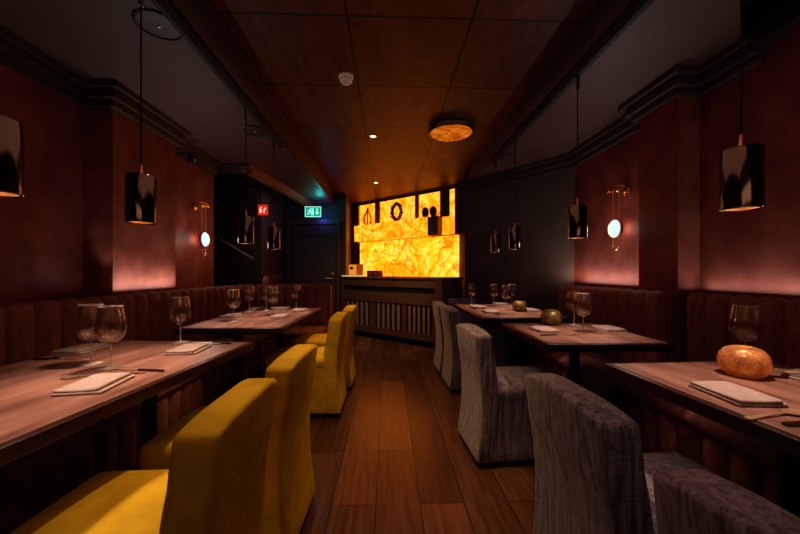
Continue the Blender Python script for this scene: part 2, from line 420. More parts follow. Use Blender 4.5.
# cornices
cp = lambda s: [(.0, ZS), (.095, ZS), (.095, ZS - .04), (.055, ZS - .045), (.055, ZS - .07), (.07, ZS - .072), (.07, ZS - .105), (.03, ZS - .108), (.03, ZS - .125), (.04, ZS - .127), (.04, ZS - .15), (.0, ZS - .152)]
struct('trim_4', sweep(bmesh.new(), [(-2.13, -1.7), (-2.13, 2.41), (-1.93, 2.41), (-1.93, 3.10), (-2.08, 3.14), (-2.08, 4.05)], cp), M['cornice'])
struct('trim_5', sweep(bmesh.new(), [(1.13, 4.85), (2.05, 3.60), (2.05, 2.46), (1.90, 2.46), (1.90, 2.12), (2.05, 2.12), (2.05, 1.74)], cp), M['cornice'])
hprof = lambda s: [(.02, ZS), (.02, ZS - .03), (.0, ZS - .035), (.0, ZS - .06), (-.03, ZS - .065), (-.03, ZS - .085), (-.10, ZS - .09), (-.10, ZS + .2), (.02, ZS + .2)]
struct('trim_6', sweep(bmesh.new(), [(-2.10, 4.07), (-1.66, 4.07)], hprof), M['cornice'])
struct('trim_7', sweep(bmesh.new(), [(-1.67, 4.06), (-1.42, 6.42)], hprof), principled('copper_brown_trim', (.20, .075, .035), .45, col2=(.25, .10, .05), scale=6))

# door in the dark back wall
d = B(-1.80, -.99, 6.345, 6.385, .02, 1.80, bev=.004); door = struct('door_1', d, M['door'])
bm = bmesh.new(); box(bm, -1.90, -1.82, 6.32, 6.395, 0, 2.14); box(bm, -.97, -.91, 6.32, 6.395, 0, 2.14); box(bm, -1.82, -.97, 6.32, 6.395, 2.05, 2.14); box(bm, -1.82, -.97, 6.34, 6.395, 1.81, 1.84)
obj('frame', bm, M['cornice'], door, smooth=False)
obj('transom_panel', B(-1.81, -.98, 6.36, 6.39, 1.85, 2.045), M['door'], door, smooth=False)
bm = bmesh.new(); tube(bm, [(-1.05, 6.35, 1.03), (-1.05, 6.30, 1.03), (-1.07, 6.29, 1.03), (-1.19, 6.29, 1.03)], .010)
obj('handle', bm, M['steel'], door)
bm = bmesh.new(); lathe(bm, [(0, 0), (.024, 0), (.024, .01), (.012, .014), (0, .014)], 20); xform(bm, Matrix.Translation((-1.05, 6.345, 1.12)) @ Matrix.Rotation(PI / 2, 4, 'X')); obj('lock', bm, M['steel'], door)

# ------------------------------------------------------------------ benches with channelled backs
CH = .132
def bulge(s, d): return d * (abs(math.sin(PI * s / CH)) ** .5)
def back_prof(ztop, th):
    def f(s):
        b = bulge(s, .040); t = bulge(s, .014)
        return [(-th, .02), (-th, ztop - .03), (-th * .7, ztop - .008 + t * .5), (-.02, ztop + t), (b * .5 - .004, ztop - .006 + t * .6), (b * .85, ztop - .03), (b, ztop - .07),
                (b, .75), (b * .9 + .006, .55), (b * .7 + .01, .44), (.0, .40), (.0, .02)]
    return f
def front_prof(off):
    def f(s):
        b = bulge(s, .036)
        return [(off - .05, .09), (off - .05, .385), (off + b * .6, .385), (off + b, .36), (off + b, .13), (off + b * .6, .09)]
    return f
def seat_prof(off):
    def f(s):
        b = bulge(s, .007)
        return [(.012, .388), (.035, .45 + b * .3), (off * .5, .462 + b), (off - .02, .456 + b), (off + .018, .44), (off + .026, .415), (off + .015, .39)]
    return f
def make_bench(path, depth, ztop, th, label, cat='bench'):
    P = resample(path, CH / 8)
    t = thing('channelled_banquette', label, cat, (*path[0], 0), 0., 'upholstered wall banquettes')
    inv = Matrix.Translation((-path[0][0], -path[0][1], 0))
    def part(n, prof, m, pts=P): return obj(n, xform(sweep(bmesh.new(), pts, prof), inv), m, t, angle=60)
    part('backrest', back_prof(ztop, th), M['bench']); part('seat', seat_prof(depth), M['bench']); part('seat_front', front_prof(depth - .02), M['bench'])
    part('plinth', lambda s: [(.02, 0), (.02, .088), (depth - .06, .088), (depth - .06, 0)], M['plinth'], resample(path, .3) if len(path) == 2 else path)
    return t, inv
arc = [(-1.30 - .5 * math.cos(a), 3.90 + .5 * math.sin(a)) for a in [PI / 2 * i / 10 for i in range(11)]]
LB, inv = make_bench([(-1.80, -.35)] + arc + [(-.76, 4.40)], .42, .985, .085, 'long dark brown channelled banquette bending around behind the tables with yellow chairs')
obj('end_panel', xform(B(-.76, -.742, 4.385, 4.488, .02, .97, bev=.004), inv), M['copper'], LB)['label'] = 'end panel coloured as lit red by the bar'  # copper tone paints reddish light from the bar onto the end panel
make_bench([(1.80, 3.44), (1.80, 2.13)], .40, 1.01, .075, 'short dark brown channelled banquette beside the middle table with grey chair')
make_bench([(1.93, 2.08), (1.93, -.35)], .43, 1.01, .075, 'dark brown channelled banquette behind the table with amber candle bowl')

# grey upholstered seat at the far end
t = thing('upholstered_bench', 'small grey upholstered seat against the taupe wall beyond the far table', 'seat', (1.0, 4.29, 0))
bm = bmesh.new(); rbox(bm, -.20, .19, .10, .17, .40, .80, .03, 4); obj('backrest', bm, M['grey'], t)
bm = bmesh.new(); rbox(bm, -.20, .19, -.14, .12, .34, .46, .04, 4); obj('seat', bm, M['grey'], t)
bm = bmesh.new(); rbox(bm, -.185, .175, -.12, .15, .05, .36, .02, 4); obj('skirt', bm, M['grey'], t)
obj('base', B(-.17, .16, -.10, .13, 0, .06), M['foot'], t)

# ------------------------------------------------------------------ tables
def make_table(label, x0, x1, y0, y1, rot, pedestals, thick=.045):
    cx, cy = (x0 + x1) / 2, (y0 + y1) / 2; hx, hy = (x1 - x0) / 2, (y1 - y0) / 2
    t = thing('dining_table', label, 'table', (cx, cy, 0), rot, 'wooden dining tables')
    obj('tabletop', B(-hx + .022, hx - .022, -hy + .022, hy - .022, .735, .760, bev=.002), M['tabletop'], t, smooth=False)
    bm = bmesh.new(); rbox(bm, -hx, hx, -hy, hy, .76 - thick, .7575, .005, 3); obj('table_rim', bm, M['tableedge'], t)
    for ped in pedestals:
        px_, py = ped if isinstance(ped, tuple) else (0, ped)
        bm = bmesh.new(); tube(bm, [(px_, py, .03), (px_, py, .72)], .032, 20); obj('pedestal', bm, M['iron'], t)
        bm = bmesh.new(); lathe(bm, [(0, 0), (.15, 0), (.15, .012), (.05, .03), (.034, .05), (0, .05)], 36, (px_, py, 0)); obj('base', bm, M['iron'], t)
        bm = bmesh.new(); box(bm, px_ - .14, px_ + .14, py - .03, py + .03, .69, .716); box(bm, px_ - .03, px_ + .03, py - .14, py + .14, .69, .716); obj('mount', bm, M['iron'], t, smooth=False)
    return t
make_table('long wooden table with three large wine glasses nearest the near yellow chairs', -1.640, -.812, .62, 1.945, math.radians(-5.7), (-.42, .42))
make_table('long wooden table with five wine glasses by the bend of the banquette', -1.47, -.725, 2.36, 3.66, math.radians(-.8), (-.5, .45))
make_table('wooden table holding the large amber crackle glass candle bowl', .955, 1.69, .05, 1.42, math.radians(2.6), (-.35, .3))
make_table('square wooden table with two wine glasses and an olive candle bowl', .865, 1.575, 1.765, 2.52, math.radians(-1.5), (0.,))
make_table('long wooden table with four wine glasses near the taupe wall', .805, 1.56, 2.80, 4.03, math.radians(0), ((.0, -.44), (.2, .36)))

# ------------------------------------------------------------------ slipcovered chairs (local: front is +x)
def make_chair(m, label, group):
    t = thing('slipcovered_chair', label, 'chair', (0, 0, 0), 0, group)
    W = .210
    def fb(x, y, z):
        q = y / W; zz = z / .79
        x2 = x + .030 * math.sin(PI * min(1, max(0, (z - .05) / .6))) - .022 * max(0, (z - .5) / .29) ** 2 + .014 * q * q * max(0, (z - .35) / .44)
        z2 = z - .026 * (abs(q) ** 3) * max(0, (z - .6) / .19)
        return (x2, y * (1 + .02 * (1 - zz)), z2)
    def taper(x, y, z):   # thinner at the top
        k = max(0, min(1, (z - .40) / .39)); xc = -.30
        return fb(xc + (x - xc) * (1 - .04 * k), y, z)
    bm = bmesh.new(); rbox(bm, -.30, -.190, -W, W, .03, .805, .020, 12, taper); obj('backrest', bm, m, t, angle=70)
    def fs(x, y, z):
        k = 1 - (z - .03) / .38
        return (x + .012 * k * (1 if x > .1 else 0), y * (1 + .03 * k) + .004 * math.sin(x * 38) * k, z)
    bm = bmesh.new(); rbox(bm, -.235, .285, -W + .004, W - .004, .03, .42, .022, 10, fs); obj('skirt', bm, m, t, angle=70)
    def fc(x, y, z):
        d = max(0, 1 - (y / W) ** 2) * max(0, 1 - ((x - .05) / .26) ** 2)
        return (x, y, z + (.020 * d if z > .44 else 0))
    bm = bmesh.new(); rbox(bm, -.205, .30, -W, W, .375, .478, .040, 10, fc); obj('seat_cushion', bm, m, t, angle=70)
    for sx in (-.25, .25):
        for sy in (-.165, .165):
            obj('leg', B(sx - .02, sx + .02, sy - .02, sy + .02, 0, .06), M['foot'], t, smooth=False)
    return t
YG, GG = 'mustard yellow chairs in a row along the aisle', 'grey slipcovered chairs in a row along the aisle'
ych = make_chair(M['yellow'], 'closest of the four mustard yellow chairs, its back cut off by the frame', YG)
gch = make_chair(M['grey'], 'grey slipcovered chair at the amber candle table with its whole high back in view', GG)
ych.location = (-.695, .975, 0); ych.rotation_euler = (0, 0, PI)
for loc, r, lab in (((-.672, 1.515, 0), -2, 'second mustard yellow chair from the camera, at the end of the three glass table'),
                    ((-.672, 2.84, 0), 0, 'third mustard yellow chair from the camera, seen side on at the five glass table'),
                    ((-.650, 3.45, 0), 0, 'mustard yellow chair farthest from the camera, closest to the bar')):
    dup(ych, loc, PI + math.radians(r), lab)
gch.location = (.815, 1.01, 0); gch.rotation_euler = (0, 0, math.radians(3))
for loc, r, lab in (((.812, .425, 0), 4, 'grey chair nearest the camera, only the dark top of its back showing'),
                    ((.800, 2.15, 0), 4, 'grey slipcovered chair standing alone at the square table'),
                    ((.875, 3.36, 0), 2, 'grey chair at the four glass table, nearer the camera of that pair'),
                    ((.855, 3.85, 0), 1, 'farthest grey chair, next to the slatted bar front')):
    dup(gch, loc, math.radians(r), lab)

# ------------------------------------------------------------------ wine glasses
def make_glass(label):
    t = thing('wine_glass', label, 'wine glass', (0, 0, 0), 0, 'wine glasses on the tables')
    out = [(.004, .098), (.018, .102), (.036, .115), (.049, .138), (.053, .160), (.050, .190), (.044, .222), (.0395, .250)]
    inn = [(.038, .250), (.0425, .222), (.0485, .190), (.0515, .160), (.0475, .139), (.034, .117), (.016, .105), (0, .103)]
    bm = bmesh.new(); lathe(bm, [(0, .097)] + out + inn, 32); obj('bowl', bm, M['glass'], t)
    bm = bmesh.new(); lathe(bm, [(.0, .006), (.006, .008), (.0036, .02), (.0032, .06), (.0038, .097), (0, .0975)], 14); obj('stem', bm, M['stem'], t)
    bm = bmesh.new(); tube(bm, [(.0388 * math.cos(2 * PI * k / 32), .0388 * math.sin(2 * PI * k / 32), .2502) for k in range(32)], .0011, 6, closed=True); obj('rim', bm, M['stem'], t)  # added ring of whitened glass draws the highlight along the lip
    bm = bmesh.new(); lathe(bm, [(0, .0), (.037, .0), (.038, .0015), (.020, .004), (.006, .008), (0, .008)], 32); obj('foot', bm, M['stem'], t)
    return t
ZT = .7605
GL = [((-1.258, 1.459), 'wine glass of the overlapping pair on the three glass table, nearer the banquette'),
      ((-1.125, 1.396), 'wine glass of the overlapping pair on the three glass table, nearer the aisle'),
      ((-1.150, 1.89), 'single wine glass at the far end of the near yellow chair table'),
      ((-1.217, 2.672), 'wine glass closest to the camera on the five glass table'),
      ((-1.370, 3.35), 'wine glass on the five glass table nearest the banquette'),
      ((-1.225, 3.40), 'rear wine glass of the touching pair on the five glass table'),
      ((-1.067, 3.136), 'front wine glass of the touching pair on the five glass table'),
      ((-.98, 3.60), 'wine glass at the far aisle end of the five glass table'),
      ((1.475, 1.325), 'large wine glass standing behind the amber candle bowl'),
      ((1.267, 2.122), 'front wine glass of two on the square table'),
      ((1.365, 2.40), 'rear wine glass of two on the square table'),
      ((.99, 3.93), 'wine glass standing alone at the far aisle corner of the four glass table'),
      ((1.205, 3.76), 'wine glass of the far trio, the one nearer the aisle'),
      ((1.245, 3.471), 'front wine glass of the far trio beside the olive candle bowl'),
      ((1.415, 3.76), 'wine glass of the far trio, the one nearer the wall')]
g0 = None
for (x, y), lab in GL:
    if g0 is None: g0 = make_glass(lab); g0.location = (x, y, ZT)
    else: dup(g0, (x, y, ZT), random.uniform(0, 6), lab)

# ------------------------------------------------------------------ folded napkins
def napkin_mesh(w, d):
    bm = bmesh.new()
    rbox(bm, -w / 2, w / 2, -d / 2, d / 2, 0, .009, .0043, 3)
    rbox(bm, -w / 2 + .004, w / 2 - .012, -d / 2 + .002, d / 2 - .004, .0085, .019, .005, 3, lambda x, y, z: (x, y, z + (.002 * math.sin(x * 30 + y * 17) if z > .012 else 0)))
    return bm
nap = None
NP = [((-.995, 1.175), 8, 'folded blush napkin at the chair place nearest the camera on the near yellow chair table'),
      ((-.985, 1.69), 5, 'folded blush napkin before the second yellow chair, in front of the single glass'),
      ((-1.515, 1.71), 0, 'folded blush napkin on the banquette side of the three glass table'),
      ((-.925, 2.92), 0, 'folded napkin before the yellow chair seen side on'),
      ((-.885, 3.38), 0, 'folded napkin before the farthest yellow chair'),
      ((-1.37, 2.96), 0, 'folded napkin on the banquette side of the five glass table, beside the closest glass'),
      ((-1.37, 3.52), 0, 'folded napkin on the banquette side of the five glass table, toward the bend'),
      ((-1.13, 3.55), 90, 'folded napkin at the head end of the five glass table'),
      ((1.088, 1.01), -4, 'folded napkin in front of the amber candle bowl'),
      ((1.555, 1.13), 20, 'folded napkin under cutlery on the banquette side of the amber candle table'),
      ((1.035, 2.17), 0, 'folded napkin before the lone grey chair on the square table'),
      ((1.49, 2.20), 0, 'folded napkin on the banquette side of the square table'),
      ((.98, 3.60), 0, 'folded napkin on the four glass table at the farthest grey chair'),
      ((.99, 3.18), 0, 'folded napkin on the four glass table nearest the camera on the aisle side'),
      ((1.44, 3.30), 0, 'folded napkin beside the far olive candle bowl on the wall side'),
      ((1.36, 3.97), 90, 'folded napkin behind the far trio of glasses')]
for (x, y), r, lab in NP:
    if nap is None:
        nap = tag(obj('folded_napkin', napkin_mesh(.140, .180), M['linen']), lab, 'napkin', 'folded napkins on the tables'); o = nap
    else:
        o = nap.copy(); C.objects.link(o); o['label'] = lab
    o.location = (x, y, ZT); o.rotation_euler = (0, 0, math.radians(r))

# ------------------------------------------------------------------ cutlery (along local x, handle toward -x)
def strip_mesh(outline, th, lift):
    bm = bmesh.new(); n = len(outline); rows = []
    for x, w in outline:
        z = lift(x)
        rows.append([bm.verts.new((x, -w, z)), bm.verts.new((x, w, z)), bm.verts.new((x, w, z + th)), bm.verts.new((x, -w, z + th))])
    for a, b in zip(rows, rows[1:]):
        for k in range(4): bm.faces.new((a[k], a[(k + 1) % 4], b[(k + 1) % 4], b[k]))
    bm.faces.new(rows[0][::-1]); bm.faces.new(rows[-1]); return bm
def fork_mesh():
    bm = strip_mesh([(-.10, .006), (-.095, .008), (-.05, .006), (.0, .0035), (.035, .0035), (.05, .010), (.062, .012)], .003, lambda x: max(0, .006 - abs(x - .01) * .05))
    for k in range(4):
        y = -.0105 + k * .007; tube(bm, [(.060, y, .0045), (.085, y, .003), (.102, y, .0045)], [.0022, .0018, .0012], 6)
    return bm
def spoon_mesh():
    return strip_mesh([(-.10, .006), (-.095, .008), (-.05, .006), (.0, .0035), (.035, .004), (.045, .012), (.058, .019), (.075, .020), (.088, .014), (.096, .004)], .0025, lambda x: max(0, .006 - abs(x - .01) * .05) + (.004 if x > .085 else 0))
def knife_handle(): return strip_mesh([(-.11, .004), (-.107, .008), (-.05, .0075), (.0, .006)], .006, lambda x: 0)
def knife_blade(): return strip_mesh([(.0, .005), (.01, .009), (.07, .010), (.095, .008), (.107, .001)], .0025, lambda x: .0015)
proto = {}
def cutlery(kind, x, y, rz, lab, z=ZT):
    if kind == 'dinner_knife':
        if kind in proto: return dup(proto[kind], (x, y, z), math.radians(rz), lab)
        t = thing(kind, lab, 'knife', (x, y, z), math.radians(rz), 'knives laid on the tables')
        obj('handle', knife_handle(), M['darksteel'], t); obj('blade', knife_blade(), M['steel'], t); proto[kind] = t; return t
    if kind in proto: o = proto[kind].copy(); C.objects.link(o); o['label'] = lab
    else:
        o = obj(kind, fork_mesh() if kind == 'dinner_fork' else spoon_mesh(), M['steel'])
        tag(o, lab, kind.split('_')[1], kind.split('_')[1] + 's laid on the tables'); proto[kind] = o
    o.location = (x, y, z); o.rotation_euler = (0, 0, math.radians(rz)); return o
F_, K_, S_ = 'dinner_fork', 'dinner_knife', 'dessert_spoon'
for a in ((F_, -1.03, 1.315, 184, 'fork behind the nearest chair place napkin on the three glass table'),
          (K_, -.985, 1.355, 170, 'knife beside the foot of the overlapping glass pair'),
          (S_, -1.10, 1.290, 200, 'spoon between the nearest napkin and the overlapping glass pair'),
          (K_, -1.47, 1.545, 2, 'knife in front of the banquette side napkin on the three glass table'),
          (F_, -1.44, 1.585, -8, 'fork in front of the banquette side napkin on the three glass table'),
          (F_, -1.00, 1.83, 178, 'fork behind the napkin of the second yellow chair'),
          (K_, -.96, 1.86, 170, 'knife behind the napkin of the second yellow chair'),
          (F_, -1.18, 2.88, 190, 'fork in the middle of the five glass table near the closest glass'),
          (K_, -1.14, 2.98, 175, 'knife in the middle of the five glass table near the closest glass'),
          (F_, -.93, 3.19, 184, 'fork beyond the napkin of the side on yellow chair'),
          (K_, -1.35, 3.18, 0, 'knife on the banquette side of the five glass table'),
          (S_, 1.045, .865, 10, 'spoon catching gold light in front of the napkin by the amber bowl'),
          (K_, 1.115, .82, 5, 'dark handled knife near the frame edge in front of the napkin by the amber bowl'),
          (F_, 1.19, 2.04, 20, 'fork beside the front glass on the square table'),
          (K_, 1.04, 2.02, 8, 'knife before the napkin of the lone grey chair'),
          (F_, 1.39, 2.04, 170, 'fork on the banquette side of the square table'),
          (F_, 1.12, 3.28, 15, 'fork beside the nearest aisle napkin of the four glass table'),
          (K_, 1.09, 3.04, 5, 'knife near the end of the four glass table'),
          (F_, 1.11, 3.64, 10, 'fork near the farthest grey chair place')):
    cutlery(*a)
cutlery(F_, 1.525, 1.10, 165, 'fork lying on the napkin on the banquette side of the amber candle table', ZT + .024)
cutlery(S_, 1.50, 1.16, 160, 'spoon lying on the napkin on the banquette side of the amber candle table', ZT + .024)

# ------------------------------------------------------------------ candle bowls
def light(name, kind, loc, energy, col, rot=(0, 0, 0), **k):
    l = bpy.data.lights.new(name, kind); l.energy = energy; l.color = col
    for a, v in k.items(): setattr(l, a, v)
    o = bpy.data.objects.new(name, l); C.objects.link(o); o.location = loc; o.rotation_euler = rot; return o
WARM = (1., .55, .27); PINK = (.90, 1., .97)
def candle(label, loc, m, k, e):
    t = thing('candle_bowl', label, 'candle holder', (*loc, ZT), 0, 'glass candle bowls')
    o_ = [(0, 0), (.045, 0), (.062, .012), (.076, .040), (.077, .062), (.070, .086), (.056, .104), (.038, .113), (.026, .115)]
    i_ = [(.026, .112), (.036, .110), (.053, .101), (.066, .084), (.072, .060), (.070, .040), (.056, .016), (0, .008)]
    bm = bmesh.new(); lathe(bm, [(r * k, z * k) for r, z in o_ + i_], 40); obj('glass_bowl', bm, m, t)
    bm = bmesh.new(); lathe(bm, [(0, .009), (.019, .009), (.019, .032), (.015, .034), (0, .032)], 20); obj('tea_light', bm, M['wax'], t)
    bm = bmesh.new(); lathe(bm, [(0, .034), (.005, .040), (.006, .046), (.003, .056), (0, .062)], 12); obj('flame', bm, M['flame'], t)
    light('candle_light', 'POINT', (loc[0], loc[1], ZT + .068), e, (1., .5, .14), shadow_soft_size=.012)
candle('large amber crackle glass candle bowl in front of the big wine glass', (1.335, 1.205), M['amber'], .96, .40)
candle('olive crackle glass candle bowl on the square table', (1.205, 2.42), M['olive'], .97, .34)
candle('small olive crackle glass candle bowl on the four glass table', (1.315, 3.29), M['olive'], .90, .34)

# little jar on top of the banquette back
t = thing('glass_jar', 'small rose glass jar on the back ledge of the bent banquette', 'jar', (-1.60, 4.41, .995 + .001))
bm = bmesh.new(); lathe(bm, [(0, 0), (.034, 0), (.036, .01), (.036, .06), (.028, .075), (.028, .085), (.025, .085), (.025, .073), (.032, .058), (.032, .012), (0, .008)], 24); obj('body', bm, principled('rose_glass', (.5, .2, .12), .2), t)
bm = bmesh.new(); lathe(bm, [(0, .085), (.03, .085), (.03, .097), (0, .1)], 24); obj('lid', bm, M['brass'], t)

# ------------------------------------------------------------------ track lighting and pendants
def track(label, x, y0, y1):
    t = thing('lighting_track', label, 'lighting track', (x, y1, ZS))
    bm = bmesh.new(); box(bm, -.018, .018, y0 - y1, 0, -.055, -.001, bev=.003); obj('rail', bm, M['blackmatte'], t, smooth=False)
    bm = bmesh.new(); box(bm, -.019, .019, -.012, .004, -.057, -.001); obj('end_cap', bm, principled('track_end', (.30, .13, .06), .4, metal=.5), t, smooth=False)
    bm = bmesh.new(); box(bm, -.007, .007, y0 - y1 + .02, -.02, -.0565, -.054); obj('groove', bm, M['bardark'], t, smooth=False)
track('black ceiling track along the soffit over the yellow chair side', -1.07, -1.2, 3.42)
track('black ceiling track along the soffit over the grey chair side', 1.205, -1.2, 3.82)
def make_pendant(label):
    t = thing('pendant_lamp', label, 'pendant lamp', (0, 0, 0), 0, 'cylindrical pendant lamps')
    R, H_ = .055, .205
    bm = bmesh.new(); lathe(bm, [(.047, .004), (R - .003, 0), (R, .003), (R, H_ - .004), (R - .003, H_), (0, H_)], 40); obj('shade', bm, M['gunmetal'], t)
    bm = bmesh.new(); lathe(bm, [(R - .0035, .0005), (.049, .006), (.049, .10), (.02, .115), (0, .115)], 40); obj('lining', bm, M['brassin'], t)
    bm = bmesh.new(); lathe(bm, [(0, .085), (.024, .085), (.030, .095), (.030, .112), (0, .112)], 24); obj('bulb', bm, M['bulb'], t)
    bm = bmesh.new(); lathe(bm, [(.010, H_), (.008, H_ + .01), (.005, H_ + .05), (.0, H_ + .052)], 16); obj('collar', bm, M['brass'], t)
    bm = bmesh.new(); tube(bm, [(0, 0, H_ + .05), (0, 0, 1.0)], .0035, 8); obj('cord', bm, M['blackmatte'], t)
    bm = bmesh.new(); tube(bm, [(0, 0, .94), (0, 0, 1.034)], .011, 14); obj('track_adapter', bm, M['black'], t)
    return t
ZP = 1.362
PD = [(-1.07, .945, 'cylindrical black pendant cut by the frame edge over the near yellow chair table'),
      (-1.07, 1.485, 'cylindrical black pendant hanging in front of the red pillar over the three glass table'),
      (-1.07, 2.555, 'cylindrical black pendant over the near end of the five glass table'),
      (-1.07, 3.17, 'cylindrical black pendant over the far end of the five glass table'),
      (1.20, 1.09, 'black pendant hanging over the amber candle table'),
      (1.20, 2.07, 'black pendant over the square table beside the taupe and red wall corner'),
      (1.20, 3.11, 'front pendant of the far pair over the four glass table'),
      (1.20, 3.665, 'rear pendant of the far pair over the four glass table')]
p0 = None
for x, y, lab in PD:
    if p0 is None: p0 = make_pendant(lab); p0.location = (x, y, ZP)
    else: dup(p0, (x, y, ZP), 0, lab)
    light('pendant_spot', 'SPOT', (x, y, ZP + .05), 18, (1., .66, .50), spot_size=math.radians(84), spot_blend=.85, shadow_soft_size=.03)

# ------------------------------------------------------------------ sconces
def sconce(label, x, y, sgn, zdisc, ztop):
    """sgn: +1 wall on the -x side (light looks to +x)"""
    t = thing('wall_sconce', label, 'wall light', (x, y, ztop), 0 if sgn > 0 else PI)
    dz = zdisc - ztop
    bm = bmesh.new(); lathe(bm, [(0, 0), (.045, 0), (.045, .012), (.03, .02), (0, .02)], 24); xform(bm, Matrix.Rotation(PI / 2, 4, 'Y')); obj('backplate', bm, M['brass'], t)
    bm = bmesh.new(); tube(bm, [(.015, 0, 0), (.08, 0, .0), (.10, -.0, .01)], .011, 12); obj('arm', bm, M['brass'], t)
    bm = bmesh.new(); a = [(.10, .10 * math.cos(k), .035 + .03 * math.sin(k) - .02) for k in [PI * i / 12 for i in range(13)]]; tube(bm, a, .008, 10); box(bm, .085, .125, -.085, .085, .0, .012, bev=.004); obj('hanger', bm, M['brass'], t)
    # loop of thin rod hanging down past the disc
    L_ = []
    for yy, zz in [(-.038, 0), (-.038, dz - .10), (-.034, dz - .145), (-.018, dz - .172), (0, dz - .180), (.018, dz - .172), (.034, dz - .145), (.038, dz - .10), (.038, 0)]: L_.append((.10, yy, zz))
    bm = bmesh.new(); tube(bm, L_, .0045, 8); obj('rod_loop', bm, M['brass'], t)
    bm = bmesh.new(); lathe(bm, [(0, 0), (.082, 0), (.084, .004), (.084, .018), (.078, .022), (.076, .018), (0, .018)], 40); xform(bm, Matrix.Translation((.095, 0, dz)) @ Matrix.Rotation(PI / 2, 4, 'Y')); obj('disc_rim', bm, M['brass'], t)
    bm = bmesh.new(); lathe(bm, [(0, .0185), (.0755, .0185), (.070, .024), (0, .026)], 40); xform(bm, Matrix.Translation((.095, 0, dz)) @ Matrix.Rotation(PI / 2, 4, 'Y')); obj('light_disc', bm, M['sconcelight'], t)
    light('sconce_back_light', 'POINT', (x + sgn * .075, y - .0, zdisc), .9, (1., .74, .64), shadow_soft_size=.07)
    light('sconce_light', 'POINT', (x + sgn * .16, y, zdisc), 2.4, (1., .76, .66), shadow_soft_size=.06)
sconce('brass wall sconce with glowing disc on the red wall beside the stair opening', -2.08, 3.66, 1, 1.50, 1.85)
sconce('brass wall sconce with glowing disc in the red recess behind the square table', 2.05, 2.785, -1, 1.52, 1.84)

# ------------------------------------------------------------------ ceiling fittings
def lamp_disc():
    t = thing('ceiling_lamp', 'round flush ceiling lamp with amber onyx face over the aisle', 'ceiling lamp', (.655, 3.44, ZC))
    bm = bmesh.new(); lathe(bm, [(0, 0), (.205, 0), (.205, -.03), (.235, -.035), (.235, -.062), (.222, -.066), (.215, -.058), (0, -.058)], 48); obj('rim', bm, M['black'], t)
    bm = bmesh.new(); lathe(bm, [(0, -.0585), (.213, -.0585), (.209, -.064), (0, -.066)], 48); obj('diffuser', bm, M['onyxlamp'], t)
lamp_disc()
t = thing('smoke_detector', 'small white smoke detector on the bronzed ceiling', 'smoke detector', (-.32, 2.56, ZC))
bm = bmesh.new(); lathe(bm, [(0, 0), (.055, 0), (.055, -.018), (.050, -.022), (0, -.022)], 28); obj('base', bm, M['white'], t)
bm = bmesh.new(); lathe(bm, [(.050, -.022), (.046, -.045), (.036, -.058), (.018, -.062), (0, -.062)], 28); obj('body', bm, M['white'], t)
bm = bmesh.new()
for k in range(8):
    a = k * PI / 4; tube(bm, [(.047 * math.cos(a - .22), .047 * math.sin(a - .22), -.036), (.0478 * math.cos(a), .0478 * math.sin(a), -.036), (.047 * math.cos(a + .22), .047 * math.sin(a + .22), -.036)], .004, 6)
obj('vent_slots', bm, M['black'], t)
def downlight(label, x, y, z, e, ang=70, r=.028, tilt=(0, 0, 0)):
    t = thing('recessed_downlight', label, 'downlight', (x, y, z), 0)
    bm = bmesh.new(); lathe(bm, [(r, -.001), (r + .014, -.001), (r + .014, -.005), (r + .002, -.007), (r, -.003)], 28, closed=True); obj('trim_ring', bm, M['brass'], t)
    bm = bmesh.new(); lathe(bm, [(0, -.0012), (r, -.0012), (r * .9, -.004), (0, -.005)], 24); obj('lens', bm, M['bulb'], t)
    if e: light('downlight_spot', 'SPOT', (x, y, z - .02), e, (1., .52, .20), tilt, spot_size=math.radians(ang), spot_blend=.8, shadow_soft_size=.03)
downlight('recessed downlight on the bronzed ceiling nearer the round onyx lamp', -.165, 3.685, ZC, 70, 62)
downlight('recessed downlight on the bronzed ceiling just before the bar', -.20, 5.60, ZC, 40, 70)
downlight('tiny downlight beside the end of the glowing onyx wall', 1.09, 4.98, 2.66, 0, 60, .02)
downlight('small downlight in the dark stairwell ceiling', -1.80, 4.75, 2.66, 6, 80)
light('near_downlight', 'SPOT', (.10, 1.75, ZC - .02), 85, (1., .52, .22), (math.radians(4), 0, 0), spot_size=math.radians(42), spot_blend=1., shadow_soft_size=.05)
def speaker(label, x, y, r):
    t = thing('ceiling_speaker', label, 'ceiling speaker', (x, y, ZS), 0, 'round speakers in the soffits')
    bm = bmesh.new(); lathe(bm, [(r - .012, -.001), (r, -.001), (r, -.008), (r - .01, -.011), (r - .014, -.006)], 40, closed=True); obj('rim', bm, M['cornice'], t)
    bm = bmesh.new(); lathe(bm, [(0, -.001), (r - .012, -.001), (r - .016, -.005), (0, -.007)], 40); obj('grille', bm, M['cornice'], t)
    bm = bmesh.new(); lathe(bm, [(0, -.007), (.010, -.007), (.006, -.013), (0, -.014)], 14); obj('badge', bm, M['steel'], t)
speaker('round dark speaker in the soffit over the near yellow chair table', -1.205, 1.80, .112)
speaker('round dark speaker in the soffit over the five glass table', -1.225, 3.12, .125)
speaker('round dark speaker in the soffit over the four glass table', 1.335, 3.70, .105)
t = thing('security_camera', 'small black security camera under the cornice by the stair opening', 'security camera', (-1.90, 3.30, 2.298))
bm = bmesh.new(); box(bm, -.12, .0, -.03, .03, -.02, .0); obj('bracket', bm, M['black'], t, smooth=False)
bm = bmesh.new(); lathe(bm, [(0, -.02), (.032, -.02), (.038, -.035), (.038, -.07), (.025, -.09), (0, -.095)], 24); obj('body', bm, M['black'], t)
bm = bmesh.new(); lathe(bm, [(0, 0), (.014, 0), (.012, .008), (0, .01)], 16); xform(bm, Matrix.Translation((.032, -.010, -.055)) @ Matrix.Rotation(PI / 2, 4, 'Y')); obj('lens', bm, M['gunmetal'], t)

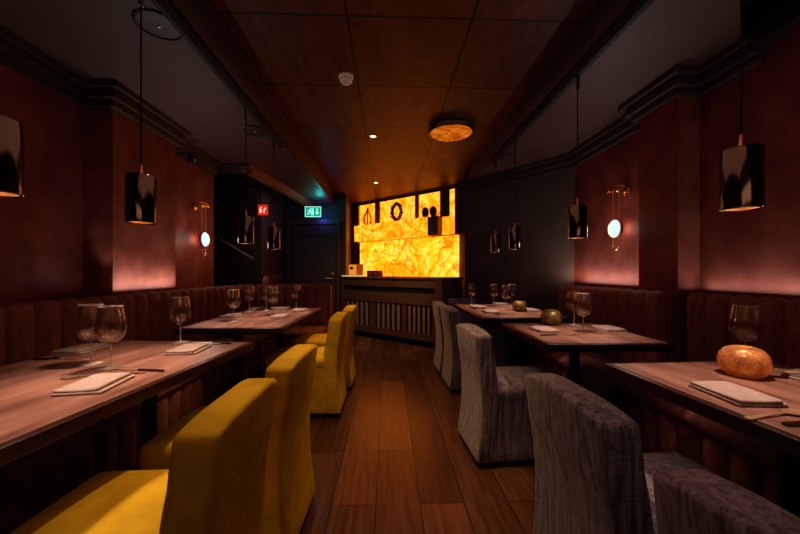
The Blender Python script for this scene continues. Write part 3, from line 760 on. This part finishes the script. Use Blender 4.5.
# ------------------------------------------------------------------ exit sign, fire sign, stair
t = thing('exit_sign', 'glowing green emergency exit sign with running figure and arrow over the door', 'exit sign', (-1.335, 6.0, 2.13))
obj('panel', B(-.165, .165, -.014, .014, 0, .195, bev=.003), M['exitgreen'], t, smooth=False)
def flat(shapes, th=.003):
    bm = bmesh.new()
    for s in shapes:
        a = [bm.verts.new((x, -.0145, z)) for x, z in s]; b = [bm.verts.new((x, -.0145 - th, z)) for x, z in s]
        bm.faces.new(a); bm.faces.new(b[::-1])
        for i in range(len(s)): bm.faces.new((a[i], a[(i + 1) % len(s)], b[(i + 1) % len(s)], b[i]))
    return bm
def circ(cx, cz, r, n=12): return [(cx + r * math.cos(2 * PI * k / n), cz + r * math.sin(2 * PI * k / n)) for k in range(n)]
obj('border', flat([[(-.165, 0), (.165, 0), (.165, .010), (-.165, .010)], [(-.165, .185), (.165, .185), (.165, .195), (-.165, .195)], [(-.165, .01), (-.155, .01), (-.155, .185), (-.165, .185)], [(.155, .01), (.165, .01), (.165, .185), (.155, .185)]]), M['exitwhite'], t, smooth=False)
obj('running_figure', flat([circ(-.045, .152, .014), [(-.075, .130), (-.040, .136), (-.055, .085), (-.085, .082)], [(-.060, .090), (-.030, .075), (-.040, .035), (-.028, .03), (-.012, .082), (-.05, .102)], [(-.085, .085), (-.068, .083), (-.085, .055), (-.125, .045), (-.127, .058), (-.095, .066)],
     [(-.045, .136), (-.012, .112), (-.018, .104), (-.05, .122)], [(-.078, .130), (-.112, .108), (-.106, .1), (-.072, .118)], [(-.008, .03), (.012, .03), (.012, .17), (-.008, .17)]]), M['exitwhite'], t, smooth=False)
obj('arrow', flat([[(.075, .165), (.095, .165), (.095, .08), (.075, .08)], [(.045, .09), (.125, .09), (.085, .035)]]), M['exitwhite'], t, smooth=False)
for hx in (-.1, .1): obj('hanger', tube(bmesh.new(), [(hx, 0, .19), (hx, 0, ZS - 2.13)], .006, 8), M['black'], t)
light('exit_glow_green', 'POINT', (-1.18, 5.82, 2.34), 1.6, (.02, .75, .75), shadow_soft_size=.05)
light('exit_glow_blue', 'POINT', (-1.25, 6.15, 2.16), 1.8, (.08, .12, 1.), shadow_soft_size=.05)

t.scale = (.86, 1, .95)
t = thing('fire_sign', 'small red fire safety sign with white symbols in the stairwell', 'sign', (-1.885, 5.1, 2.01), 0)
obj('panel', B(-.072, .072, -.006, .006, 0, .155), M['firered'], t, smooth=False)
fl = lambda sh: xform(flat(sh), Matrix.Translation((0, .0085, 0)))
obj('symbol', fl([[(-.05, .03), (-.02, .03), (-.02, .095), (-.05, .095)], [(-.042, .095), (-.028, .095), (-.028, .112), (-.042, .112)], [(-.045, .112), (-.012, .125), (-.012, .116), (-.03, .108)],
     [(.012, .03), (.03, .03), (.024, .06), (.05, .085), (.032, .12), (.026, .1), (.012, .085)], [(-.012, .05), (-.006, .05), (-.006, .08), (-.012, .08)]]), M['firewhite'], t, smooth=False)
obj('bracket', B(-.072, .045, .006, .10, .07, .085), M['black'], t, smooth=False)
t = thing('handrail', 'thin steel handrail sloping up into the dark stairwell', 'handrail', (-2.08, 5.12, 1.375))
bm = bmesh.new(); tube(bm, [(-.78, 0, .47), (0, 0, 0), (.02, .03, -.012), (.02, .075, -.012)], .014, 12); obj('rail', bm, principled('brushed_rail', (.42, .37, .34), .35, metal=.3), t)
for x in (-.10, -.55):
    bm = bmesh.new(); tube(bm, [(x, 0, -x * .6 - .012), (x, .01, -x * .6 - .05), (x, .078, -x * .6 - .05)], .007, 8); obj('bracket', bm, M['steel'], t)
t = tag(obj('ceiling_pipe', tube(bmesh.new(), [(-2.6, 5.14, 2.42), (-2.02, 5.14, 2.42), (-1.985, 5.14, 2.40), (-1.975, 5.14, 2.36), (-1.975, 5.14, 2.13)], .014, 12), M['pipe']), 'thin bronze pipe bending down beside the red fire sign', 'pipe')

# ------------------------------------------------------------------ bar counter (local x along the front, from the door end to the room end)
DX, DY = 1.59 / 2.125, -1.41 / 2.125
ang = math.atan2(DY, DX)
bar = thing('bar_counter', 'dark wood bar counter with slatted panels in front of the glowing wall', 'bar counter', (.72, 4.90, 0), ang)
X0, X1 = -2.15, .10        # local extents; front plane y=0, body toward +y
obj('body', B(X0, X1, .03, .58, .10, 1.035), M['barwood'], bar, smooth=False)
obj('plinth', B(X0 + .03, X1 - .03, .06, .55, 0, .10), M['bardark'], bar, smooth=False)
obj('counter_top', B(X0 - .02, X1 + .02, -.02, .60, 1.035, 1.070, bev=.006), M['barwood'], bar, smooth=False)
bm = bmesh.new()
for z0, z1 in ((.10, .20), (.64, .815), (.905, 1.035)): box(bm, X0, X1 - .12, .0, .03, z0, z1)
for x0, x1 in ((X0, -2.05), (-1.38, -1.27), (-.66, -.58), (-.08, -.02)): box(bm, x0, x1, .0005, .03, .20, .62)
box(bm, X0, -2.08, .0, .03, .80, .905); box(bm, -.03, -.02, .0, .03, .80, .905)
obj('face_frame', bm, M['barwood'], bar, smooth=False)
obj('end_post', B(X1 - .12, X1, -.01, .03, .10, 1.035, bev=.004), M['barwood'], bar, smooth=False)
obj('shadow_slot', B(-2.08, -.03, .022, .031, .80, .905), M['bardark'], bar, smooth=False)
for x0, x1 in ((-2.05, -1.38), (-1.27, -.66), (-.58, -.08)):
    g = obj('grille_back', B(x0, x1, .024, .0315, .20, .62), M['bardark'], bar, smooth=False)
    n = 5 if x1 - x0 > .55 else 5
    w = (x1 - x0) / (n + .5)
    for k in range(n):
        a = x0 + w * (.5 + k); obj('slat', B(a, a + w * .45, .004, .022, .205, .615, bev=.002), M['slat'], g, smooth=False)
obj('lit_ledge', B(X0, -1.72, .02, .30, 1.0702, 1.083, bev=.003), M['ledge_glow'], bar, smooth=False)  # lit strip of the counter, put in as an emissive slab
def on_bar(x, y, z=1.0705):
    c_, s_ = math.cos(ang), math.sin(ang); return (.72 + c_ * x - s_ * y, 4.90 + s_ * x + c_ * y, z)
t = thing('till', 'small cream lit till on the end of the bar counter near the door', 'till', on_bar(-1.93, .16, 1.0835), ang)
obj('housing', B(-.115, .115, -.06, .10, 0, .215, bev=.01), principled('amber_housing', (.30, .12, .03), .5), t, smooth=False)
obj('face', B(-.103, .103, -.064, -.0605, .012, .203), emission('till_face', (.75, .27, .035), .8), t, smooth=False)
obj('display', B(-.07, .01, -.067, -.0645, .115, .165), M['bardark'], t, smooth=False)
t = thing('counter_box', 'small dark box on the bar counter beside the lit till', 'box', on_bar(-1.42, .16), ang)
obj('body', B(-.14, .14, -.06, .06, 0, .105, bev=.006), M['stonedark'], t, smooth=False)
obj('label_plate', B(-.09, -.02, -.064, -.0605, .03, .08), M['copper'], t, smooth=False); obj('front_plate', B(.02, .11, -.064, -.0605, .03, .08), M['copper'], t, smooth=False)
t = thing('amber_tray', 'thin amber tray lying on the bar counter', 'tray', on_bar(-.92, .06), ang)
obj('tray', B(-.08, .08, -.05, .05, 0, .012, bev=.004), M['ivory'], t, smooth=False)

# ------------------------------------------------------------------ glowing onyx back bar (local x from the room end toward the door = s)
ax, ay = -1.59 / 2.125, 1.41 / 2.125
onx = thing('onyx_back_bar', 'backlit amber onyx wall with stepped shelves behind the bar counter', 'back bar', (1.25, 5.70, 0), math.atan2(ay, ax))
# local +y is away from the room? x axis=(ax,ay); y axis=(-ay,ax) -> points to the camera side
OY = lambda *a, **k: B(*a, **k)
obj('main_slab', OY(.02, 2.43, .015, .06, .95, 1.79), M['onyx'], onx, smooth=False)
for s0, s1 in ((.06, .185), (.385, .845), (.916, 1.84), (1.956, 2.45)):
    obj('niche_panel', OY(s0, s1, .015, .05, 2.13, 2.59), M['onyx3'], onx, smooth=False)
obj('cabinet', OY(.186, .384, .015, .054, 2.13, 2.59), M['barwood'], onx, smooth=False)
for s0, s1 in ((.846, .915), (1.841, 1.955), (2.452, 2.68)):
    obj('divider', OY(s0, s1, .015, .09, 2.13, 2.59), M['barwood'], onx, smooth=False)
obj('ledge_block', OY(.55, 2.45, .06, .21, 1.80, 2.13), M['onyx2'], onx, smooth=False)
obj('ledge_panel', OY(.06, .47, .015, .06, 1.80, 2.125), M['onyx3'], onx, smooth=False)
obj('cabinet', OY(.335, .549, .03, .205, 1.80, 2.13), M['barwood'], onx, smooth=False)
obj('end_cabinet', OY(-.14, .058, .015, .10, 1.80, 2.59), M['barwood'], onx, smooth=False)
obj('header', OY(-.13, 2.68, .0, .056, 2.591, 2.648), M['barwood'], onx, smooth=False)
obj('shelf_lip', OY(.02, 2.44, .06, .09, 1.785, 1.7995), M['brass'], onx, smooth=False)
obj('side_panel', OY(2.435, 2.70, .012, .05, .95, 1.79), M['barwood'], onx, smooth=False)
ang2 = math.atan2(ay, ax)
def on_shelf(s, y, z): return (1.25 + ax * s - ay * y, 5.70 + ay * s + ax * y, z)
ZL = 2.1305
t = tag(obj('wire_vase', (lambda bm: [tube(bm, [(r_ * math.cos(a) , r_ * math.sin(a), z) for r_, z in ((.045, .006), (.092, .07), (.095, .12), (.065, .20), (.025, .27), (.008, .36))], .0085, 6) for a in [k * PI / 4 for k in range(8)]] and lathe(bm, [(0, 0), (.055, 0), (.055, .01), (0, .012)], 20))(bmesh.new()), M['copper']), 'pear shaped openwork vase on the onyx ledge, the one nearest the door', 'vase')
t.location = on_shelf(2.10, .158, ZL)
t = thing('ring_sculpture', 'dark ring shaped sculpture standing on the onyx ledge', 'sculpture', on_shelf(1.32, .145, ZL + .002), ang2)
bm = bmesh.new(); n = 36
tube(bm, [((.118 + .010 * math.sin(5 * k)) * math.cos(2 * PI * k / n), 0, .185 + (.150 + .010 * math.cos(7 * k)) * math.sin(2 * PI * k / n)) for k in range(n)], [.034 + .008 * math.sin(3.1 * k) for k in range(n)], 10, closed=True); obj('ring', bm, M['stonedark'], t)
bm = bmesh.new()
for k in range(9):
    a = 2 * PI * k / 9; lathe(bm, [(0, -.016), (.018, -.014), (.024, 0), (.018, .014), (0, .022)], 10, (.118 * math.cos(a), .032, .185 + .15 * math.sin(a)))
obj('beads', bm, M['ivory'], t)
bm = bmesh.new(); lathe(bm, [(0, 0), (.07, 0), (.07, .012), (.03, .022), (.0, .022)], 24); obj('base', bm, M['stonedark'], t)
ov = None
for s, lab in ((.645, 'dark oval stone on the onyx ledge, the one nearer the ring sculpture'), (.475, 'dark oval stone on the onyx ledge, the one nearer the dark cabinet')):
    if ov is None:
        bm = bmesh.new(); lathe(bm, [(0, 0), (.03, .002), (.058, .04), (.068, .095), (.058, .15), (.03, .188), (0, .195)], 24)
        ov = tag(obj('oval_stone', bm, M['stonedark']), lab, 'ornament', 'oval stones on the onyx ledge'); o = ov
    else:
        o = ov.copy(); C.objects.link(o); o['label'] = lab
    o.location = on_shelf(s, .135, ZL)

# ------------------------------------------------------------------ lighting
def strip(name, p, length, wid, e, col, axis, tilt=0.):
    """LED strip along y (axis 0) shining up, tilted toward +x by tilt"""
    o = light(name, 'AREA', p, e, col, shape='RECTANGLE', size=wid, size_y=length)
    o.rotation_euler = (PI, tilt, 0); return o
strip('led_strip', (-1.850, 2.74, 1.008), .74, .02, 2.9, PINK, 0)
strip('led_strip', (1.965, 2.98, 1.03), .92, .05, 2.8, PINK, 0)
strip('led_strip', (1.992, 1.03, 1.03), 2.08, .03, 3.0, PINK, 0)
light('pillar_face_spot', 'SPOT', (-1.955, 2.27, .99), 3.2, PINK, (math.radians(166), math.radians(-2), 0), spot_size=math.radians(46), spot_blend=1., shadow_soft_size=.02)
light('angled_wall_wash', 'SPOT', (1.985, 3.42, 1.04), 6.0, (1., .70, .56), (math.radians(128), 0, math.radians(16)), spot_size=math.radians(110), spot_blend=1., shadow_soft_size=.05)
# warm glow of the onyx falling on the ceiling and chairs comes from the slabs themselves
light('chair_downlight', 'SPOT', (-.36, 1.75, ZC - .03), 58, (1., .62, .32), (0, 0, 0), spot_size=math.radians(84), spot_blend=.9, shadow_soft_size=.04)
light('bar_front_fill', 'SPOT', (-.05, 4.1, ZC - .03), 95, (1., .62, .36), (math.radians(42), 0, 0), spot_size=math.radians(76), spot_blend=.9, shadow_soft_size=.04)  # added spot without a fixture, brightens the bar front
o = light('rear_fill', 'AREA', (0, -1.3, 2.15), 4.2, (1., .56, .38), (math.radians(68), 0, 0), shape='RECTANGLE', size=2.4, size_y=.6)  # added fill behind the camera, brightens surfaces facing it
o = light('aisle_fill', 'AREA', (0.05, 1.6, ZC - .01), 6.0, (1., .50, .36), shape='RECTANGLE', size=1.6, size_y=3.4)
W = bpy.data.worlds.new('dim_room'); SC.world = W; W.use_nodes = True
W.node_tree.nodes['Background'].inputs[0].default_value = (.9, .42, .32, 1); W.node_tree.nodes['Background'].inputs[1].default_value = .02

# ------------------------------------------------------------------ camera
cd = bpy.data.cameras.new('camera'); cam = bpy.data.objects.new('camera', cd); C.objects.link(cam)
cd.sensor_width = 36; cd.lens = 15.0; cd.shift_y = 5 / 800; cd.clip_start = .02
cam.location = (0, 0, 1.15); cam.rotation_euler = (PI / 2, 0, -math.atan(12 / 333.33))
SC.camera = cam
SC.view_settings.view_transform = 'Standard'; SC.view_settings.exposure = .22
for lk in ('Medium High Contrast', 'None'):
    try: SC.view_settings.look = lk; break
    except Exception: pass
print('LOOK', SC.view_settings.look)
try: SC.cycles.use_denoising = True
except Exception: pass
SC.cycles.max_bounces = 8; SC.cycles.transparent_max_bounces = 16
SC.cycles.caustics_reflective = False; SC.cycles.caustics_refractive = False
SC.cycles.sample_clamp_indirect = 4.
